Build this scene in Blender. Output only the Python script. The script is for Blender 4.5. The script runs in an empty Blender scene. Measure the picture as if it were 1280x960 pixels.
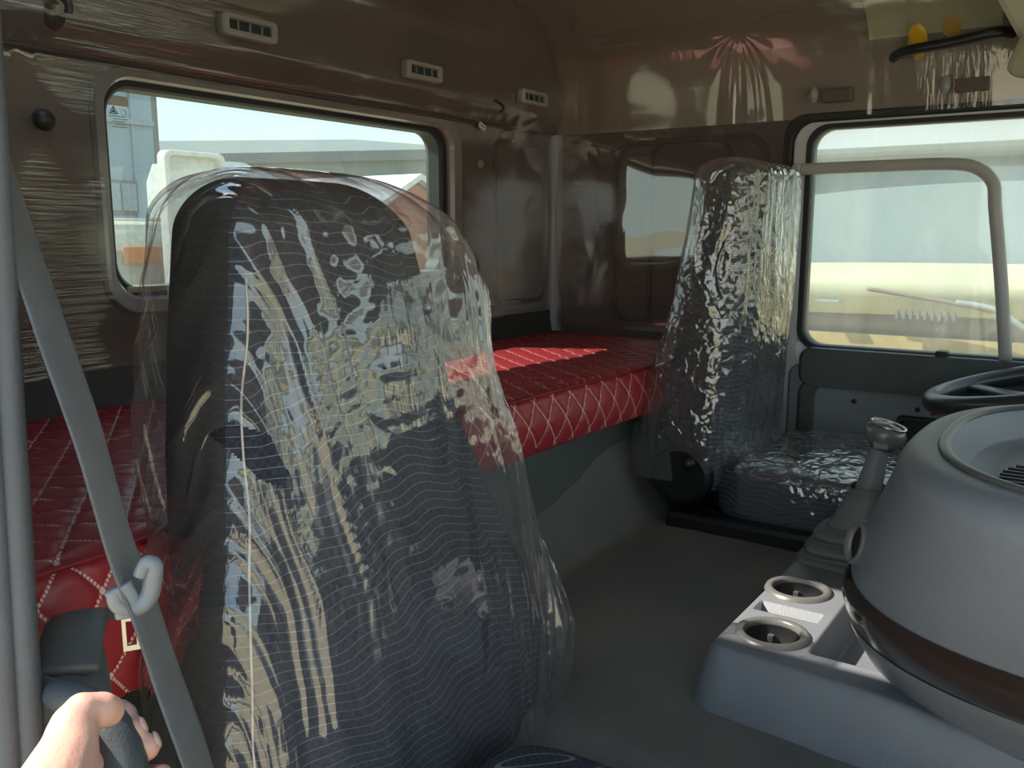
import bpy, bmesh, math, random
from mathutils import Vector, Matrix, noise
R = math.radians
random.seed(7)
# ------------------------------------------------------------------ camera, world, sun, exposure
scn = bpy.context.scene
cd = bpy.data.cameras.new('camera'); cam = bpy.data.objects.new('camera', cd)
scn.collection.objects.link(cam); scn.camera = cam
cd.sensor_width = 36; cd.lens = 1120 * 36 / 1280; cd.clip_start = .01; cd.clip_end = 500
P_, H_ = R(9.58), R(34.1)
fw = Vector((math.cos(H_)*math.cos(P_), math.sin(H_)*math.cos(P_), -math.sin(P_)))
rt = Vector((math.sin(H_), -math.cos(H_), 0)); up = rt.cross(fw)
cam.matrix_world = Matrix(((rt.x, up.x, -fw.x, 0), (rt.y, up.y, -fw.y, 0), (rt.z, up.z, -fw.z, 1.05), (0, 0, 0, 1)))
scn.view_settings.view_transform = 'Standard'
scn.view_settings.look = 'None'
scn.view_settings.exposure = 1.42
scn.view_settings.gamma = 1
wd = bpy.data.worlds.new('sky'); scn.world = wd; wd.use_nodes = True
nt = wd.node_tree; nt.nodes.clear()
wo = nt.nodes.new('ShaderNodeOutputWorld'); bg = nt.nodes.new('ShaderNodeBackground')
tc = nt.nodes.new('ShaderNodeTexCoord'); sp = nt.nodes.new('ShaderNodeSeparateXYZ'); cr = nt.nodes.new('ShaderNodeValToRGB')
nt.links.new(tc.outputs['Generated'], sp.inputs[0]); nt.links.new(sp.outputs['Z'], cr.inputs[0])
cr.color_ramp.elements[0].position = 0.0; cr.color_ramp.elements[0].color = (.80, .90, .88, 1)
cr.color_ramp.elements[1].position = 1.0; cr.color_ramp.elements[1].color = (.30, .50, .80, 1)
e = cr.color_ramp.elements.new(.35); e.color = (.62, .80, .88, 1)
nt.links.new(cr.outputs[0], bg.inputs[0]); bg.inputs[1].default_value = 0.88
nt.links.new(bg.outputs[0], wo.inputs[0])
sl = bpy.data.lights.new('sun', 'SUN'); so = bpy.data.objects.new('sun', sl); scn.collection.objects.link(so)
sl.energy = 4.2; sl.angle = R(.6); sl.color = (1, .93, .80)
so.rotation_euler = Vector((.24, -.36, -.485)).to_track_quat('-Z', 'Y').to_euler()
so.location = (-3, 5, 8)
# ------------------------------------------------------------------ materials
M = {}
def nodes(name):
    m = bpy.data.materials.new(name); m.use_nodes = True; M[name] = m
    t = m.node_tree; t.nodes.clear(); o = t.nodes.new('ShaderNodeOutputMaterial')
    def N(ty, **k):
        n = t.nodes.new('ShaderNode' + ty)
        for a, b in k.items():
            if a.startswith('i_'):
                key = a[2:].replace('_', ' ')
                n.inputs[int(key) if key.isdigit() else key].default_value = b
            else: setattr(n, a, b)
        return n
    return m, t, o, N
def coord(t, N, scale=(1, 1, 1), rot=(0, 0, 0), src='Object'):
    c = N('TexCoord'); mp = N('Mapping'); mp.inputs['Scale'].default_value = scale; mp.inputs['Rotation'].default_value = rot
    t.links.new(c.outputs[src], mp.inputs[0]); return mp.outputs[0]
def pmat(name, c, rough=.5, c2=None, ns=8, bump=0, bs=200, metal=0, coat=0, stretch=(1, 1, 1), emit=0):
    m, t, o, N = nodes(name)
    b = N('BsdfPrincipled'); b.inputs['Roughness'].default_value = rough; b.inputs['Metallic'].default_value = metal
    b.inputs['Specular IOR Level'].default_value = .15 if name.startswith('wall_') else .5; b.inputs['Coat Weight'].default_value = coat; b.inputs['Coat Roughness'].default_value = .08
    v = coord(t, N, stretch)
    n = N('TexNoise', i_Scale=ns, i_Detail=6.0); t.links.new(v, n.inputs['Vector'])
    r = N('ValToRGB'); r.color_ramp.elements[0].position = .35; r.color_ramp.elements[1].position = .68
    c2 = c2 or tuple(x*.8 for x in c)
    r.color_ramp.elements[0].color = (*c, 1); r.color_ramp.elements[1].color = (*c2, 1)
    t.links.new(n.outputs[0], r.inputs[0]); t.links.new(r.outputs[0], b.inputs['Base Color'])
    if bump:
        n2 = N('TexNoise', i_Scale=bs, i_Detail=3.0); t.links.new(v, n2.inputs['Vector'])
        bp = N('Bump', i_Strength=bump, i_Distance=.002); t.links.new(n2.outputs[0], bp.inputs['Height']); t.links.new(bp.outputs[0], b.inputs['Normal'])
    t.links.new(b.outputs[0], o.inputs[0]); return m
pmat('grey_plastic', (.155, .165, .185), .42, (.125, .132, .15), 5, .25, 700)
pmat('dash_plastic', (.20, .21, .245), .38, (.17, .18, .205), 4, .3, 600)
pmat('console_plastic', (.16, .17, .19), .45, (.125, .135, .155), 6, .3, 600)
pmat('ring_plastic', (.115, .113, .108), .35)
pmat('inner_tray', (.16, .19, .19), .5)
pmat('black_plastic', (.012, .012, .014), .4)
pmat('black_rubber', (.02, .022, .024), .55)
pmat('seal_rubber', (.085, .088, .098), .6, (.07, .073, .08), 20, .2, 300)
pmat('wall_plastic', (.150, .118, .112), .5, (.128, .10, .096), 4, .1, 300)
pmat('wall_plastic_dark', (.10, .08, .077), .5, (.085, .07, .068), 4)
pmat('ceiling_lining', (.30, .255, .225), .6, (.25, .215, .19), 3)
pmat('side_header', (.17, .13, .122), .5, (.13, .105, .10), 3)
pmat('lower_panel', (.045, .05, .055), .6, (.035, .04, .045), 5)
pmat('frame_wrapped', (.24, .21, .205), .3, (.18, .155, .15), 8, coat=.5)
pmat('window_trim', (.30, .30, .32), .35, (.24, .24, .26), 8)
pmat('door_frame_paint', (.62, .63, .66), .3, (.56, .57, .6), 5)
pmat('door_panel', (.22, .25, .265), .5, (.2, .22, .24), 6, .2, 500)
pmat('door_trim', (.07, .085, .085), .5, (.06, .07, .07), 10, .2, 400)
pmat('bar_grey', (.46, .44, .42), .35, (.40, .385, .37), 6)
pmat('carpet', (.125, .125, .12), .6, (.21, .20, .175), 3, .8, 900)
pmat('bunk_carpet', (.09, .104, .098), .6, (.12, .133, .124), 4, .8, 900)
pmat('vent_frame', (.36, .34, .31), .45)
pmat('vent_dark', (.02, .035, .032), .5)
pmat('belt_webbing', (.165, .162, .168), .65, (.135, .133, .138), 30, .5, 900)
pmat('tongue_plastic', (.20, .21, .225), .4)
pmat('chrome', (.50, .49, .47), .22, metal=1)
pmat('handle_rubber', (.06, .067, .075), .45, (.05, .055, .06), 30, .2, 500)
pmat('body_white', (.75, .73, .71), .35)
pmat('bellows_rubber', (.12, .13, .12), .5, (.10, .105, .10), 10, .2, 300)
pmat('knob_grey', (.13, .14, .14), .25, coat=.3)
pmat('brown_trim', (.045, .026, .022), .18, (.03, .02, .018), 7, coat=.5, stretch=(1, 1, 5))
pmat('wheel_black', (.035, .04, .045), .35, coat=.2)
pmat('red_plastic', (.5, .03, .02), .4)
pmat('sticker_white', (.75, .75, .72), .5)
pmat('print_black', (.02, .02, .02), .5)
pmat('hook_dark', (.05, .045, .045), .4)
pmat('button_tan', (.35, .24, .17), .5)
pmat('visor_cloth', (.42, .38, .28), .7, (.36, .33, .25), 8, .3, 300)
pmat('bag_grey', (.09, .095, .10), .5, (.14, .145, .15), 12, .4, 60)
pmat('stone_sand', (.50, .42, .27), .9, (.42, .35, .22), .4)
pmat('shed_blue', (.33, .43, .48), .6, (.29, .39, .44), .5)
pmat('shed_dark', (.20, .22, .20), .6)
pmat('shed_roof', (.24, .27, .25), .7, (.20, .23, .21), 1)
pmat('truck_white', (.72, .76, .74), .35)
pmat('truck_cream', (.60, .62, .44), .4, (.56, .57, .41), 3)
pmat('truck_ochre', (.55, .44, .20), .7, (.42, .33, .15), 9)
pmat('truck_brown', (.27, .22, .17), .6)
pmat('tank_cream', (.62, .58, .42), .5)
pmat('tank_grey', (.40, .42, .38), .5)
pmat('tyre', (.05, .05, .055), .8)
pmat('tail_red', (.6, .05, .05), .4)
pmat('sign_orange', (.6, .22, .06), .5)
pmat('sign_blue', (.12, .3, .5), .5)
pmat('brick_red', (.42, .17, .10), .7)
pmat('steel_grey', (.35, .42, .43), .5)
pmat('scrape', (.10, .095, .06), .8)
pmat('stitch_white', (.7, .62, .58), .7)
pmat('plain_red', (.30, .012, .018), .4)
pmat('painted_reflection', (.62, .64, .46), .45, (.55, .58, .42), 2)  # pale green-cream of a film reflection, painted as a surface colour
pmat('amber', (.7, .42, .02), .3)
# quilted leatherette: cells and thread from the same lattice as the geometry
CELL = .052
def quilt_mat(name, c, c2):
    m, t, o, N = nodes(name)
    a = N('Attribute', attribute_name='quilt'); s = N('SeparateXYZ'); t.links.new(a.outputs['Vector'], s.inputs[0])
    def tri(op):
        ad = N('Math', operation=op); t.links.new(s.outputs[0], ad.inputs[0]); t.links.new(s.outputs[1], ad.inputs[1])
        pp = N('Math', operation='PINGPONG'); pp.inputs[1].default_value = .5; t.links.new(ad.outputs[0], pp.inputs[0]); return pp.outputs[0]
    u, v = tri('ADD'), tri('SUBTRACT')
    mn = N('Math', operation='MINIMUM'); t.links.new(u, mn.inputs[0]); t.links.new(v, mn.inputs[1])
    mx = N('Math', operation='MAXIMUM'); t.links.new(u, mx.inputs[0]); t.links.new(v, mx.inputs[1])
    lt = N('Math', operation='LESS_THAN'); lt.inputs[1].default_value = .030; t.links.new(mn.outputs[0], lt.inputs[0])
    mu = N('Math', operation='MULTIPLY'); mu.inputs[1].default_value = 12.; t.links.new(mx.outputs[0], mu.inputs[0])
    fr = N('Math', operation='FRACT'); t.links.new(mu.outputs[0], fr.inputs[0])
    g = N('Math', operation='LESS_THAN'); g.inputs[1].default_value = .72; t.links.new(fr.outputs[0], g.inputs[0])
    st = N('Math', operation='MULTIPLY'); t.links.new(lt.outputs[0], st.inputs[0]); t.links.new(g.outputs[0], st.inputs[1])
    kn = N('Math', operation='LESS_THAN'); kn.inputs[1].default_value = .05; t.links.new(mx.outputs[0], kn.inputs[0])
    mm = N('Math', operation='MAXIMUM'); t.links.new(st.outputs[0], mm.inputs[0]); t.links.new(kn.outputs[0], mm.inputs[1])
    n = N('TexNoise', i_Scale=6., i_Detail=3.); t.links.new(coord(t, N), n.inputs['Vector'])
    mx1 = N('Mix', data_type='RGBA'); mx1.inputs[6].default_value = (*c, 1); mx1.inputs[7].default_value = (*c2, 1); t.links.new(n.outputs[0], mx1.inputs[0])
    mx2 = N('Mix', data_type='RGBA'); mx2.inputs[7].default_value = (.80, .55, .50, 1); t.links.new(mx1.outputs[2], mx2.inputs[6]); t.links.new(mm.outputs[0], mx2.inputs[0])
    b = N('BsdfPrincipled', i_Roughness=.38); t.links.new(mx2.outputs[2], b.inputs['Base Color'])
    n2 = N('TexNoise', i_Scale=400.); t.links.new(coord(t, N), n2.inputs['Vector'])
    bp = N('Bump', i_Strength=.15, i_Distance=.001); t.links.new(n2.outputs[0], bp.inputs['Height']); t.links.new(bp.outputs[0], b.inputs['Normal'])
    t.links.new(b.outputs[0], o.inputs[0])
quilt_mat('quilted_red', (.42, .036, .046), (.35, .030, .040))
def wave_fabric(name, base, line, sp=.0105, lw=.085):
    m, t, o, N = nodes(name)
    c = N('TexCoord'); s = N('SeparateXYZ'); t.links.new(c.outputs['Object'], s.inputs[0])
    def math_(op, a, b=None, v=None):
        n = N('Math', operation=op); t.links.new(a, n.inputs[0])
        if b is not None: t.links.new(b, n.inputs[1])
        if v is not None: n.inputs[1].default_value = v
        return n.outputs[0]
    xy = math_('ADD', s.outputs[0], s.outputs[1])
    ph = math_('MULTIPLY', xy, v=75.)
    zz = math_('MULTIPLY', s.outputs[2], v=26.)
    ph = math_('ADD', ph, zz)
    w = math_('SINE', ph); w = math_('MULTIPLY', w, v=.0036)
    ph2 = math_('MULTIPLY', xy, v=19.); ph2 = math_('ADD', ph2, math_('MULTIPLY', s.outputs[2], v=7.)); w2 = math_('MULTIPLY', math_('SINE', ph2), v=.010)
    h = math_('ADD', s.outputs[2], w); h = math_('ADD', h, w2)
    h = math_('DIVIDE', h, v=sp); f = math_('FRACT', h); l = math_('LESS_THAN', f, v=lw)
    # woven chequer under the lines
    ch = N('TexChecker', i_Scale=170.); t.links.new(c.outputs['Object'], ch.inputs[0])
    ch.inputs[1].default_value = (*base, 1); ch.inputs[2].default_value = (*[x*.62 for x in base], 1)
    mx = N('Mix', data_type='RGBA'); t.links.new(l, mx.inputs[0]); t.links.new(ch.outputs[0], mx.inputs[6]); mx.inputs[7].default_value = (*line, 1)
    b = N('BsdfPrincipled', i_Roughness=.85); t.links.new(mx.outputs[2], b.inputs['Base Color'])
    bp = N('Bump', i_Strength=.5, i_Distance=.0015); t.links.new(ch.outputs[1], bp.inputs['Height']); t.links.new(bp.outputs[0], b.inputs['Normal'])
    t.links.new(b.outputs[0], o.inputs[0])
wave_fabric('seat_fabric', (.036, .042, .066), (.17, .185, .235))
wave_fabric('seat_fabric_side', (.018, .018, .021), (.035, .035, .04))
def film_mat(name, refl=.16, rough=.06, streak=(3, 3, 120), sstr=.35, fine=.25, white=.04, tint=(.95, .93, .9), mscale=3., crumple=0, cscale=14, fm=1.3):
    """thin clear polythene: transparent, glossy and a trace of milky scatter, with stretch wrinkles as relief"""
    m, t, o, N = nodes(name)
    v = coord(t, N); vs = coord(t, N, streak)
    n1 = N('TexNoise', i_Scale=1., i_Detail=3.); t.links.new(vs, n1.inputs['Vector'])
    nm = N('TexNoise', i_Scale=mscale, i_Detail=2.); t.links.new(v, nm.inputs['Vector'])
    mr = N('MapRange'); mr.inputs[1].default_value = .50; mr.inputs[2].default_value = .68; t.links.new(nm.outputs[0], mr.inputs[0])
    ml = N('Math', operation='MULTIPLY'); t.links.new(n1.outputs[0], ml.inputs[0]); t.links.new(mr.outputs[0], ml.inputs[1])
    b1 = N('Bump', i_Strength=sstr, i_Distance=.006); t.links.new(ml.outputs[0], b1.inputs['Height'])
    n2 = N('TexNoise', i_Scale=5., i_Detail=2.); t.links.new(v, n2.inputs['Vector'])
    b2 = N('Bump', i_Strength=fine, i_Distance=.02); t.links.new(n2.outputs[0], b2.inputs['Height']); t.links.new(b1.outputs[0], b2.inputs['Normal'])
    last = b2
    if crumple:
        vo = N('TexVoronoi', i_Scale=float(cscale), feature='DISTANCE_TO_EDGE')
        nw = N('TexNoise', i_Scale=6., i_Detail=4.); t.links.new(v, nw.inputs['Vector'])
        va = N('VectorMath', operation='SCALE'); va.inputs[3].default_value = .25; t.links.new(nw.outputs['Color'], va.inputs[0])
        vb = N('VectorMath', operation='ADD'); t.links.new(v, vb.inputs[0]); t.links.new(va.outputs[0], vb.inputs[1])
        mp = N('Mapping'); mp.inputs['Scale'].default_value = (2.2, 2.2, .8); t.links.new(vb.outputs[0], mp.inputs[0]); t.links.new(mp.outputs[0], vo.inputs['Vector'])
        b3 = N('Bump', i_Strength=crumple, i_Distance=.01); t.links.new(vo.outputs['Distance'], b3.inputs['Height']); t.links.new(b2.outputs[0], b3.inputs['Normal'])
        last = b3
    tr = N('BsdfTransparent'); tr.inputs[0].default_value = (*tint, 1)
    gl = N('BsdfGlossy', i_Roughness=rough); gl.inputs[0].default_value = (1, .98, .95, 1); t.links.new(last.outputs[0], gl.inputs['Normal'])
    df = N('BsdfDiffuse'); df.inputs[0].default_value = (.8, .8, .82, 1); tl = N('BsdfTranslucent'); tl.inputs[0].default_value = (.8, .8, .82, 1)
    md = N('MixShader', i_0=.5); t.links.new(df.outputs[0], md.inputs[1]); t.links.new(tl.outputs[0], md.inputs[2])
    m1 = N('MixShader', i_0=white); t.links.new(tr.outputs[0], m1.inputs[1]); t.links.new(md.outputs[0], m1.inputs[2])
    lf = N('LayerWeight'); lw = N('Math', operation='POWER'); lw.inputs[1].default_value = 4.; t.links.new(lf.outputs['Facing'], lw.inputs[0])
    if fm > 1: t.links.new(last.outputs[0], lf.inputs['Normal'])
    ad = N('Math', operation='MULTIPLY_ADD', use_clamp=True); ad.inputs[1].default_value = fm; ad.inputs[2].default_value = refl+.05; t.links.new(lw.outputs[0], ad.inputs[0])
    m2 = N('MixShader'); t.links.new(ad.outputs[0], m2.inputs[0]); t.links.new(m1.outputs[0], m2.inputs[1]); t.links.new(gl.outputs[0], m2.inputs[2])
    t.links.new(m2.outputs[0], o.inputs[0]); return m
film_mat('film_rear', .05, .11, (3, 3, 190), 1.0, .10, .04, fm=.7)
film_mat('film_side', .16, .035, (4, 5, 110), .14, .04, .04, fm=.9)
film_mat('film_ceiling', .14, .12, (6, 60, 6), .3, .2, .12, (.97, .93, .84), 2.4)
film_mat('film_header', .06, .10, (70, 70, 6), .6, .2, .05)
film_mat('bag_plastic', .06, .06, (46, 46, 4), .42, .2, .085, (.95, .95, .97), 6., .13, 8)
film_mat('bag_plastic_drv', .08, .09, (45, 45, 8), .5, .3, .12, (.95, .95, .97), 6., .6, 13)
def glass_mat(name, refl=.06, white=.05, tint=(.9, .96, .95), dust=1):
    m, t, o, N = nodes(name)
    tr = N('BsdfTransparent'); tr.inputs[0].default_value = (*tint, 1)
    df = N('BsdfDiffuse'); df.inputs[0].default_value = (.8, .85, .8, 1); tl = N('BsdfTranslucent'); tl.inputs[0].default_value = (.8, .82, .76, 1)
    md = N('MixShader', i_0=.6); t.links.new(df.outputs[0], md.inputs[1]); t.links.new(tl.outputs[0], md.inputs[2])
    n = N('TexNoise', i_Scale=4., i_Detail=7.); t.links.new(coord(t, N, (1, 1, .5)), n.inputs['Vector'])
    mr = N('MapRange'); mr.inputs[1].default_value = .35; mr.inputs[2].default_value = .8; mr.inputs[3].default_value = white*.5; mr.inputs[4].default_value = white*2; t.links.new(n.outputs[0], mr.inputs[0])
    m1 = N('MixShader'); t.links.new(mr.outputs[0], m1.inputs[0]); t.links.new(tr.outputs[0], m1.inputs[1]); t.links.new(md.outputs[0], m1.inputs[2])
    gl = N('BsdfGlossy', i_Roughness=.01); m2 = N('MixShader', i_0=refl); t.links.new(m1.outputs[0], m2.inputs[1]); t.links.new(gl.outputs[0], m2.inputs[2])
    t.links.new(m2.outputs[0], o.inputs[0])
glass_mat('glass_rear', .05, .05, (.46, .52, .505))
glass_mat('glass_door', .05, .28, (.50, .52, .49))
glass_mat('glass_front', .04, .02)
pmat('truck_glass', (.30, .39, .40), .12, (.24, .33, .36), 1.2, coat=.3)
def skin_mat():
    m, t, o, N = nodes('skin')
    b = N('BsdfPrincipled', i_Roughness=.5); b.inputs['Subsurface Weight'].default_value = .15; b.inputs['Subsurface Radius'].default_value = (.01, .004, .002)
    n = N('TexNoise', i_Scale=40., i_Detail=4.); t.links.new(coord(t, N), n.inputs['Vector'])
    mx = N('Mix', data_type='RGBA'); mx.inputs[6].default_value = (.66, .38, .29, 1); mx.inputs[7].default_value = (.56, .28, .21, 1); t.links.new(n.outputs[0], mx.inputs[0])
    t.links.new(mx.outputs[2], b.inputs['Base Color'])
    n2 = N('TexNoise', i_Scale=500.); t.links.new(coord(t, N), n2.inputs['Vector']); bp = N('Bump', i_Strength=.2, i_Distance=.001); t.links.new(n2.outputs[0], bp.inputs['Height']); t.links.new(bp.outputs[0], b.inputs['Normal'])
    t.links.new(b.outputs[0], o.inputs[0])
skin_mat()
pmat('nail', (.75, .48, .42), .25)
# ------------------------------------------------------------------ builders
def link(name, me, mat, parent=None, smooth=False):
    o = bpy.data.objects.new(name, me); scn.collection.objects.link(o)
    if mat: me.materials.append(M[mat])
    if parent: o.parent = parent
    if smooth:
        for p in me.polygons: p.use_smooth = True
    return o
def mesh(name, vs, fs, mat, parent=None, smooth=False):
    me = bpy.data.meshes.new(name); me.from_pydata([tuple(v) for v in vs], [], fs); me.update()
    return link(name, me, mat, parent, smooth)
def tag(o, label, cat, group=None):
    o['label'] = label; o['category'] = cat
    if group: o['group'] = group
    return o
def struct(o): o['kind'] = 'structure'; return o
def empty(name, loc, label=None, cat=None, group=None, kind=None):
    o = bpy.data.objects.new(name, None); scn.collection.objects.link(o); o['_at'] = 0
    o.empty_display_size = .05
    if label: tag(o, label, cat, group)
    if kind: o['kind'] = kind
    del o['_at']
    o['base'] = 0; del o['base']
    o.location = loc
    return o
def place(parent, *objs):           # world-built parts are kept where they stand under an Empty at the thing's base
    for o in objs:
        o.parent = parent; o.matrix_parent_inverse = Matrix.Translation(parent.location).inverted()
    return objs
def part(parent, o, sub=False):
    o.parent = parent
    if parent.type == 'EMPTY': o.matrix_parent_inverse = Matrix.Translation(-Vector(parent.location))
    return o
def frombm(name, bm, mat, smooth=False):
    me = bpy.data.meshes.new(name); bmesh.ops.recalc_face_normals(bm, faces=bm.faces); bm.to_mesh(me); bm.free(); me.update()
    return link(name, me, mat, None, smooth)
def box(name, x0, x1, y0, y1, z0, z1, mat, bev=.003, rot=None, seg=2):
    bm = bmesh.new(); bmesh.ops.create_cube(bm, size=1)
    for v in bm.verts: v.co = Vector(((x0+x1)/2+v.co.x*(x1-x0), (y0+y1)/2+v.co.y*(y1-y0), (z0+z1)/2+v.co.z*(z1-z0)))
    if bev: bmesh.ops.bevel(bm, geom=bm.edges[:], offset=bev, segments=seg, profile=.6, affect='EDGES')
    if rot:
        c = Vector(((x0+x1)/2, (y0+y1)/2, (z0+z1)/2)); bmesh.ops.rotate(bm, cent=c, matrix=Matrix.Rotation(rot[0], 3, rot[1]), verts=bm.verts)
    return frombm(name, bm, mat)
def gridmesh(name, f, nu, nv, mat, closed=False, skip=None, smooth=True, both=True):
    vs = []; fs = []
    for j in range(nv+1):
        for i in range(nu if closed else nu+1): vs.append(f(i/nu, j/nv))
    w = nu if closed else nu+1
    for j in range(nv):
        for i in range(nu):
            a, b = j*w+i, j*w+(i+1) % w; q = (a, b, b+w, a+w)
            if skip and skip((vs[a]+vs[b+w])/2): continue
            fs.append(q)
    return mesh(name, vs, fs, mat, None, smooth)
def tubemesh(name, pts, r, mat, n=12, caps=True, flat=None, sub=6, smooth=True):
    """tube along a smoothed path; r number or list; flat=(dir, halfwidth, halfthick) sweeps an oval"""
    P = [Vector(p) for p in pts]; rr = r if isinstance(r, (list, tuple)) else [r]*len(P)
    path = []; rad = []
    for i in range(len(P)-1):
        p0 = P[max(i-1, 0)]; p1 = P[i]; p2 = P[i+1]; p3 = P[min(i+2, len(P)-1)]
        for k in range(sub):
            t = k/sub
            path.append(.5*((2*p1)+(-p0+p2)*t+(2*p0-5*p1+4*p2-p3)*t*t+(-p0+3*p1-3*p2+p3)*t**3)); rad.append(rr[i]*(1-t)+rr[i+1]*t)
    path.append(P[-1]); rad.append(rr[-1])
    vs = []; fs = []; prev = None
    for i, p in enumerate(path):
        d = (path[min(i+1, len(path)-1)]-path[max(i-1, 0)]).normalized()
        if flat: a = Vector(flat[0]); a = (a-d*a.dot(d)).normalized()
        else:
            a = prev if prev else (Vector((0, 0, 1)) if abs(d.z) < .9 else Vector((1, 0, 0)))
            a = (a-d*a.dot(d)).normalized(); prev = a
        b = d.cross(a)
        for k in range(n):
            th = 2*math.pi*k/n; ca, sa = math.cos(th), math.sin(th)
            if flat: vs.append(p+a*flat[1]*ca*rad[i]+b*flat[2]*math.copysign(abs(sa)**.5, sa)*rad[i])
            else: vs.append(p+(a*ca+b*sa)*rad[i])
    for i in range(len(path)-1):
        for k in range(n):
            a, b = i*n+k, i*n+(k+1) % n; fs.append((a, b, b+n, a+n))
    if caps: fs += [tuple(range(n))[::-1], tuple(range(len(vs)-n, len(vs)))]
    return mesh(name, vs, fs, mat, None, smooth)
def lathe(name, prof, c, mat, axis=(0, 0, 1), n=32, sx=1, sy=1, smooth=True):
    q = Vector(axis).normalized().to_track_quat('Z', 'Y'); c = Vector(c)
    vs = [c+q @ Vector((r*math.cos(2*math.pi*k/n)*sx, r*math.sin(2*math.pi*k/n)*sy, h)) for r, h in prof for k in range(n)]
    fs = [(i*n+k, i*n+(k+1) % n, (i+1)*n+(k+1) % n, (i+1)*n+k) for i in range(len(prof)-1) for k in range(n)]
    return mesh(name, vs, fs, mat, None, smooth)
def rr(x0, x1, z0, z1, r, n=8):
    """rounded-rectangle loop"""
    L = []
    for cx, cz, a0 in ((x1-r, z1-r, 0), (x0+r, z1-r, 90), (x0+r, z0+r, 180), (x1-r, z0+r, 270)):
        for k in range(n+1):
            a = R(a0+90*k/n); L.append((cx+r*math.cos(a), cz+r*math.sin(a)))
    return L
def dens(L, per):
    out = []
    for i in range(len(L)):
        a, b = L[i], L[(i+1) % len(L)]; d = math.hypot(b[0]-a[0], b[1]-a[1]); k = max(1, int(d/per))
        for j in range(k): out.append((a[0]+(b[0]-a[0])*j/k, a[1]+(b[1]-a[1])*j/k))
    return out
PL = {'y': lambda u, w, d: Vector((u, d, w)), 'x': lambda u, w, d: Vector((d, u, w)), 'z': lambda u, w, d: Vector((u, w, d))}
def frame(name, pl, outer, inner, d0, d1, mat, bev=.004):
    """ring between two loops of equal length, from depth d0 (room side) to d1"""
    f = PL[pl]; n = len(outer); vs = []; s = 1 if d1 > d0 else -1
    def shr(A, B, k): return [(a[0]+(b[0]-a[0])*k, a[1]+(b[1]-a[1])*k) for a, b in zip(A, B)]
    loops = [(outer, d1), (outer, d0+s*bev), (shr(outer, inner, .18), d0), (shr(outer, inner, .82), d0), (inner, d0+s*bev), (inner, d1)]
    for L, d in loops: vs += [f(a, b, d) for a, b in L]
    m = len(loops); fs = [(i*n+k, i*n+(k+1) % n, ((i+1) % m)*n+(k+1) % n, ((i+1) % m)*n+k) for i in range(m) for k in range(n)]
    return mesh(name, vs, fs, mat)
def slab(name, pl, L, d0, d1, mat, bev=.002):
    f = PL[pl]; n = len(L); cx = sum(p[0] for p in L)/n; cz = sum(p[1] for p in L)/n; s = 1 if d1 > d0 else -1
    def sh(e): return [(cx+(a-cx)*(1-e/max(.001, math.hypot(a-cx, b-cz))), cz+(b-cz)*(1-e/max(.001, math.hypot(a-cx, b-cz)))) for a, b in L]
    vs = [f(a, b, d1) for a, b in L]+[f(a, b, d0+s*bev) for a, b in L]+[f(a, b, d0) for a, b in sh(bev)]
    fs = [(i*n+k, i*n+(k+1) % n, (i+1)*n+(k+1) % n, (i+1)*n+k) for i in range(2) for k in range(n)]+[tuple(range(n))[::-1], tuple(range(2*n, 3*n))]
    return mesh(name, vs, fs, mat)
def ringsurf(name, inner, outer_fn, K, f, mat):
    n = len(inner); outer = [outer_fn(p) for p in inner]; vs = []
    for j in range(K+1):
        t = j/K
        vs += [f(a[0]+(b[0]-a[0])*t, a[1]+(b[1]-a[1])*t) for a, b in zip(inner, outer)]
    fs = [(j*n+k, j*n+(k+1) % n, (j+1)*n+(k+1) % n, (j+1)*n+k) for j in range(K) for k in range(n)]
    return mesh(name, vs, fs, mat, None, True)
def to_rect(x0, x1, z0, z1, cx, cz):
    def g(p):
        dx, dz = p[0]-cx, p[1]-cz; s = 1e9
        if dx > 0: s = min(s, (x1-cx)/dx)
        if dx < 0: s = min(s, (x0-cx)/dx)
        if dz > 0: s = min(s, (z1-cz)/dz)
        if dz < 0: s = min(s, (z0-cz)/dz)
        return (cx+dx*s, cz+dz*s)
    return g
def nz(x, y, z=0.): return noise.noise(Vector((x, y, z)))
def sst(a, b, x):
    t = max(0, min(1, (x-a)/(b-a))); return t*t*(3-2*t)
def lerp_tab(tab, z):
    if z <= tab[0][0]: return tab[0][1:]
    for a, b in zip(tab, tab[1:]):
        if z <= b[0]:
            t = (z-a[0])/(b[0]-a[0]); return tuple(p+(q-p)*t for p, q in zip(a[1:], b[1:]))
    return tab[-1][1:]
# ------------------------------------------------------------------ the cab shell
YR, XW = 1.35, 2.20
win_in = dens(rr(.835, 1.765, .925, 1.303, .05), .02)
def rear_y(x, z):                      # rear wall: upright below the seam, a slightly bulged header above
    y = YR
    if z > 1.318: y = YR-.012-.02*sst(1.318, 1.37, z)-.10*sst(1.48, 1.66, z)
    return y
wr = ringsurf('wall_rear', win_in, to_rect(.25, 2.2, .40, 1.64, 1.3, 1.11), 60, lambda x, z: Vector((x, rear_y(x, z), z)), 'wall_plastic'); struct(wr)
film = ringsurf('protective_film', win_in, to_rect(.26, 2.195, .83, 1.60, 1.3, 1.11), 110,
    lambda x, z: Vector((x, rear_y(x, z)-.010-.006*nz(x*3.1, z*4.2, 3)-.002*nz(x*9, z*11, 5)-.022*math.exp(-((x-.62)/.13)**2-((z-1.0)/.13)**2)-.0025*nz(x*3, z*70, 9)*sst(.0, .3, nz(x*3, z*3, 8)), z)), 'film_rear')
tag(film, 'clear wrinkled protective film stretched over the rear wall around its window', 'plastic film')
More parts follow.
